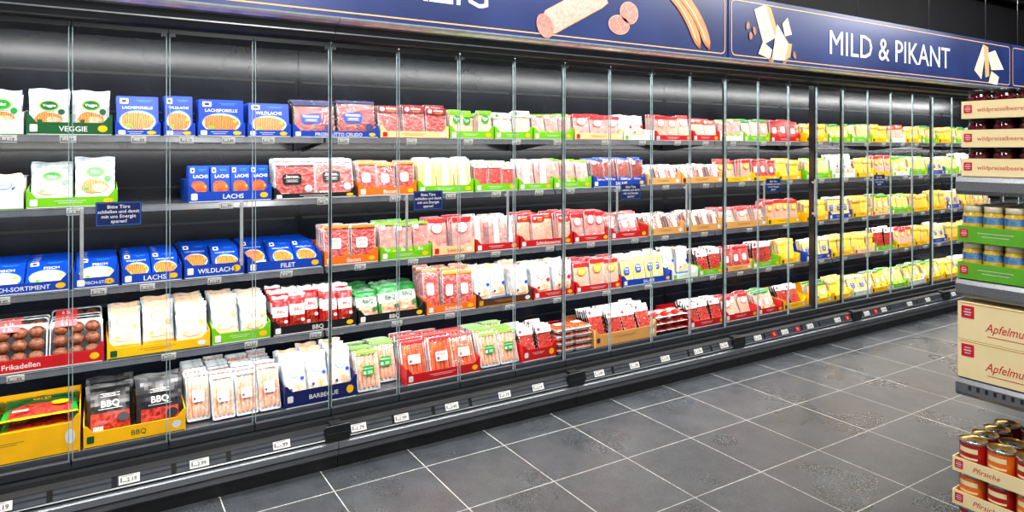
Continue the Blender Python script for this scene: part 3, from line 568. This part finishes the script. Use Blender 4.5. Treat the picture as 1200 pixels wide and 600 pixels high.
# ---------------------------------------------------------------- end display
GX=2.2; GY=-2.23
g=obj('display_shelf_unit',None,(GX,GY,0),label='silver metal shelving unit stocked with jars, cartons and cans',cat='shelf unit')
def gshelf(z,th=.055,holes=True):
    q=MB()
    q.box(0.02,.55,-.87,-.002,z-th,z,Steel)
    R=[]
    for y in (-.87,-.002):
        R.append([(.02,y,z),(.006,y,z-.004),(0,y,z-.016),(0,y,z-th+.012),(.008,y,z-th),(.02,y,z-th)])
    q.loft(R,Steel)
    if holes:
        for i in range(14): q.box(-.0006,.001,-.045-i*.022,-.037-i*.022,z-th*.6,z-th*.35,DGrey)
    part('shelf',q,g)
for z in (1.42,1.115,.82): gshelf(z,holes=z<1)
q=MB(); q.box(-.02,.55,-.87,-.0,0,.345,DGrey); q.box(-.024,-.02,-.87,0,.0,.1,Blk); part('plinth',q,g)
q=MB(); q.box(.55,.58,-.87,0,0,1.9,DGrey); part('back_panel',q,g)
for y in (-.86,-.03):
    q=MB(); q.box(.52,.55,y,y+.03,.345,1.9,Steel); part('upright',q,g)
RZ=-math.pi/2
TG=mat('tray_green_print',(95,180,35),rough=.6,scale=30); TCr=mat('tray_cream_print',(252,232,178),(247,226,168),rough=.6,scale=8); CRed=mat('tray_red_ink',(215,15,50),rough=.5); CanM=mat('can_tin',(205,205,200),(185,185,180),rough=.25,metal=.9)
def gtray(w,d,h,m,word,ink,text_x=0,logo=True,size=.03,tw=.12,shear=0):
    q=MB(); t=.0025
    q.box(-w/2,w/2,0,t,0,h,m); q.box(-w/2,w/2,d-t,d,0,h,m); q.box(-w/2,-w/2+t,t,d-t,0,h,m); q.box(w/2-t,w/2,t,d-t,0,h,m); q.box(-w/2+t,w/2-t,t,d-t,0,t,m)
    if word: q.text(word,text_x,h*.5,-.0005,ink,width=tw,size=size,bold=.0,shear=shear)
    else: bars(q,-.01,h*.62,w*.42,2,-.0005,ink,gap=.01)
    if logo: q.rprism(-w/2+.018,h*.55,.022,.024,-.001,0,.002,CRed); q.rect(-w/2+.018,h*.55,.015,.003,-.0013,White); q.rect(-w/2+.018,h*.55-.006,.012,.002,-.0013,White); q.rect(-w/2+.018,h*.55+.006,.012,.002,-.0013,White)
    return q.mesh('cardboard_tray')
def jar(r,h,cont,lid,lab,l0=.15,l1=.62):
    b=MB(); b.lathe([(r*.6,0),(r*.93,.002),(r,.008),(r,h*.72),(r*.95,h*.78),(r*.82,h*.84),(r*.82,h*.86)],0,0,cont,18)
    l=MB(); l.lathe([(r*.88,h*.84),(r*.9,h*.845),(r*.9,h*.985),(r*.86,h),(0.001,h)],0,0,lid,18)
    lb=MB(); lb.lathe([(r*1.008,h*l0),(r*1.008,h*l1)],0,0,lab,18,cap=False)
    return b.mesh('jar_body'),l.mesh('jar_lid'),lb.mesh('jar_label')
c_berry=mat('lingonberry_jam',(52,5,12),(95,10,20),rough=.1,coat=1,scale=150); c_pick=mat('mustard_preserve',(205,165,30),(232,200,70),rough=.1,coat=1,scale=120)
LidB=mat('lid_black',(22,18,20),rough=.35); LidY=mat('lid_pale',(232,222,190),rough=.3,metal=.1); LabR=mat('jar_label_red',(130,22,32),(80,12,20),rough=.4,scale=60); LabB=mat('jar_label_blue',(40,100,165),(120,165,195),rough=.4,scale=60)
def gthings(n,parts,base,lx,ly,z,label,cat,group):
    e=obj(n,None,(base[0]+ly,base[1]-lx,z),(0,0,RZ),label=label,cat=cat,group=group)
    for nm,me in parts: obj(nm,me,parent=e)
def layer(tray_me,w,d,z,bx,by,parts,n,r,nx,ny,labels,traylab):
    obj('cardboard_tray',tray_me,(bx,by-w/2,z),(0,0,RZ),label=traylab,cat='cardboard tray',group=labels[2]+' trays')
    for i in range(nx):
        for j in range(ny):
            gthings(n,parts,(bx,by-w/2),-w/2+w*(i+.5)/nx,.004+(d-.008)*(j+.5)/ny,z+.0028,*labels)
ja,jb,jc=jar(.030,.082,c_berry,LidB,LabR)
tm=gtray(.20,.27,.052,TCr,'wildpreiselbeeren',CRed,text_x=.005,size=.024,tw=.125)
for k in range(3):
    for b in range(2):
        layer(tm,.198,.27,1.4205+k*.0855,GX+.016,GY-.012-b*.202,[('body',ja),('lid',jb),('label_band',jc)],'jam_jar',.03,3,4,('small jar of dark red berries with black lid','jar','lingonberry jars on the metal shelf'),'cream cardboard tray with red lettering holding berry jars')
ja,jb,jc=jar(.0262,.104,c_pick,LidY,LabB,.52,.72)
tm=gtray(.22,.29,.048,TG,None,White,size=.03)
for k in range(2):
    for b in range(2):
        layer(tm,.218,.29,1.1155+k*.1085,GX+.006,GY-.006-b*.222,[('body',ja),('lid',jb),('label_band',jc)],'preserve_jar',.034,4,5,('small jar of yellow preserve with blue label, pale lid','jar','preserve jars on the metal shelf'),'green cardboard tray holding preserve jars')
q=MB(); q.rprism(0,.056,.28,.112,0,.34,.003,TCr,b=.001); q.text('Apfelmus',-.012,.048,-.0006,CRed,width=.108,size=.05,bold=.002,shear=.35,sx=.8)
q.rprism(-.112,.083,.034,.036,-.001,0,.002,CRed); q.rect(-.112,.083,.02,.004,-.0014,White); q.rect(-.112,.075,.016,.003,-.0014,White); q.rect(-.112,.091,.016,.003,-.0014,White); q.rect(-.01,.022,.10,.002,-.0006,CRed); q.rect(0,.109,.27,.002,-.0006,Kraft)
am=q.mesh('apple_sauce_carton')
for k in range(2):
    for b in range(2): obj('apple_sauce_carton',am,(GX+.004,GY-.146-b*.284,.8205+k*.1135),(0,0,RZ),label='closed cream carton with red apple sauce lettering',cat='carton',group='apple sauce cartons on the metal shelf')
LabO=mat('can_label_orange',(250,130,22),(236,70,15),rough=.3,coat=.6,scale=25); LabO2=mat('can_label_red',(190,20,22),(150,12,18),rough=.3,coat=.6,scale=25)
CanTop=mat('can_gold_lid',(215,180,105),(200,165,95),rough=.28,metal=.8)
def can(lab):
    r=.0365;h=.094; b=MB(); b.lathe([(r*.9,0),(r,.002),(r,.006),(r*.97,.008),(r*.97,h-.008),(r,h-.006),(r,h-.001),(r*.95,h)],0,0,CanM,20,cap=False); b.lathe([(r*.95,h),(r*.92,h-.004),(r*.6,h-.005),(.001,h-.005)],0,0,CanTop,20,cap=False)
    l=MB(); l.lathe([(r*.985,.009),(r*.985,h-.009)],0,0,lab,20,cap=False)
    e=MB()
    for zc,hh in ((.068,.014),(.045,.006)):
        pts=[]
        for i in range(9):
            a=math.radians(-90-40+i*10); pts.append((r*.995*math.cos(a),r*.995*math.sin(a)))
        n=len(pts); e.add([(x,y,zc-hh/2) for x,y in pts]+[(x,y,zc+hh/2) for x,y in pts],[(i,i+1,n+i+1,n+i) for i in range(n-1)],TCr)
    t=MB(); t.lathe([(.012,h-.0045),(.012,h-.003),(.006,h-.003)],0,-.012,CanM,10)
    return [('body',b.mesh('can_body')),('label_band',l.mesh('can_label')),('label_print',e.mesh('can_print')),('pull_ring',t.mesh('pull_ring'))]
c1=can(LabO); c2=can(LabO2)
tm=gtray(.30,.30,.042,TCr,'Pfirsiche',CRed,text_x=-.06,size=.028,tw=.07,shear=.3)
for k in range(3):
    bz=.3455+k*.0985
    for b in range(2):
        obj('cardboard_tray',tm,(GX-.018,GY-.152-b*.304,bz),(0,0,RZ),label='cream cardboard tray with red lettering holding fruit cans',cat='cardboard tray',group='peach can trays')
        for i in range(4):
            for j in range(4):
                if k==2 and (i,j) in ((1,2),(2,3)): continue
                red=(i+j*2+k)%2==0
                gthings('fruit_can',c2 if red else c1,(GX-.018,GY-.152-b*.304),-.147+.294*(i+.5)/4,.003+.294*(j+.5)/4,bz+.0028,'tin can with %s label and shiny lid'%('dark red' if red else 'orange'),'can','fruit cans on the display unit')
# ---------------------------------------------------------------- lights
def area(name,loc,rot,sx,sy,e,c=(1,1,1)):
    l=D.lights.new(name,'AREA'); l.shape='RECTANGLE'; l.size=sx; l.size_y=sy; l.energy=e; l.color=c
    o=D.objects.new(name,l); COL.objects.link(o); o.location=loc; o.rotation_euler=rot; return o
DifM=mat('lamp_diffuser',(255,255,252),emit=6)
for x in (-.5,2.5,5.5,8.5):
    lp=obj('ceiling_lamp',None,(x,-1.7,3.38),label='long white linear ceiling lamp above the aisle',cat='ceiling lamp',group='aisle ceiling lamps')
    q=MB(); q.box(-1.1,1.1,-.1,.1,.03,.12,Alu); part('housing',q,lp); q=MB(); q.box(-1.08,1.08,-.08,.08,.022,.03,DifM); part('diffuser',q,lp)
    area('aisle_light',(x,-1.7,3.36),(math.radians(36),0,0),2.2,.3,100,(1,.985,.96))
area('canopy_led_light',(3.8,.03,2.03),(math.radians(15),0,0),11,.03,80,(1,.99,.98))
for z in SH: area('shelf_fill_light',(3.8,.085,z-.045),(math.radians(25),0,0),11,.02,38,(1,.985,.96))  # fill lights added under the shelves to brighten their depths, no LED strips there
area('side_fill_light',(1.0,-3.2,3.3),(math.radians(0),math.radians(30),0),1.2,.5,120,(1,.98,.95))  # added fill without a fixture, brightens the faces of the end display
w=D.worlds.new('World'); SC.world=w; w.use_nodes=True; w.node_tree.nodes['Background'].inputs[0].default_value=(.97,.98,1,1); w.node_tree.nodes['Background'].inputs[1].default_value=.42
cam=D.cameras.new('camera'); co=D.objects.new('camera',cam); COL.objects.link(co); SC.camera=co
co.location=(0,-3.25,1.5); co.rotation_euler=(math.pi/2,0,math.radians(-31.8)); cam.sensor_width=36; cam.lens=23.67; cam.shift_y=-125/1200; cam.clip_start=.05
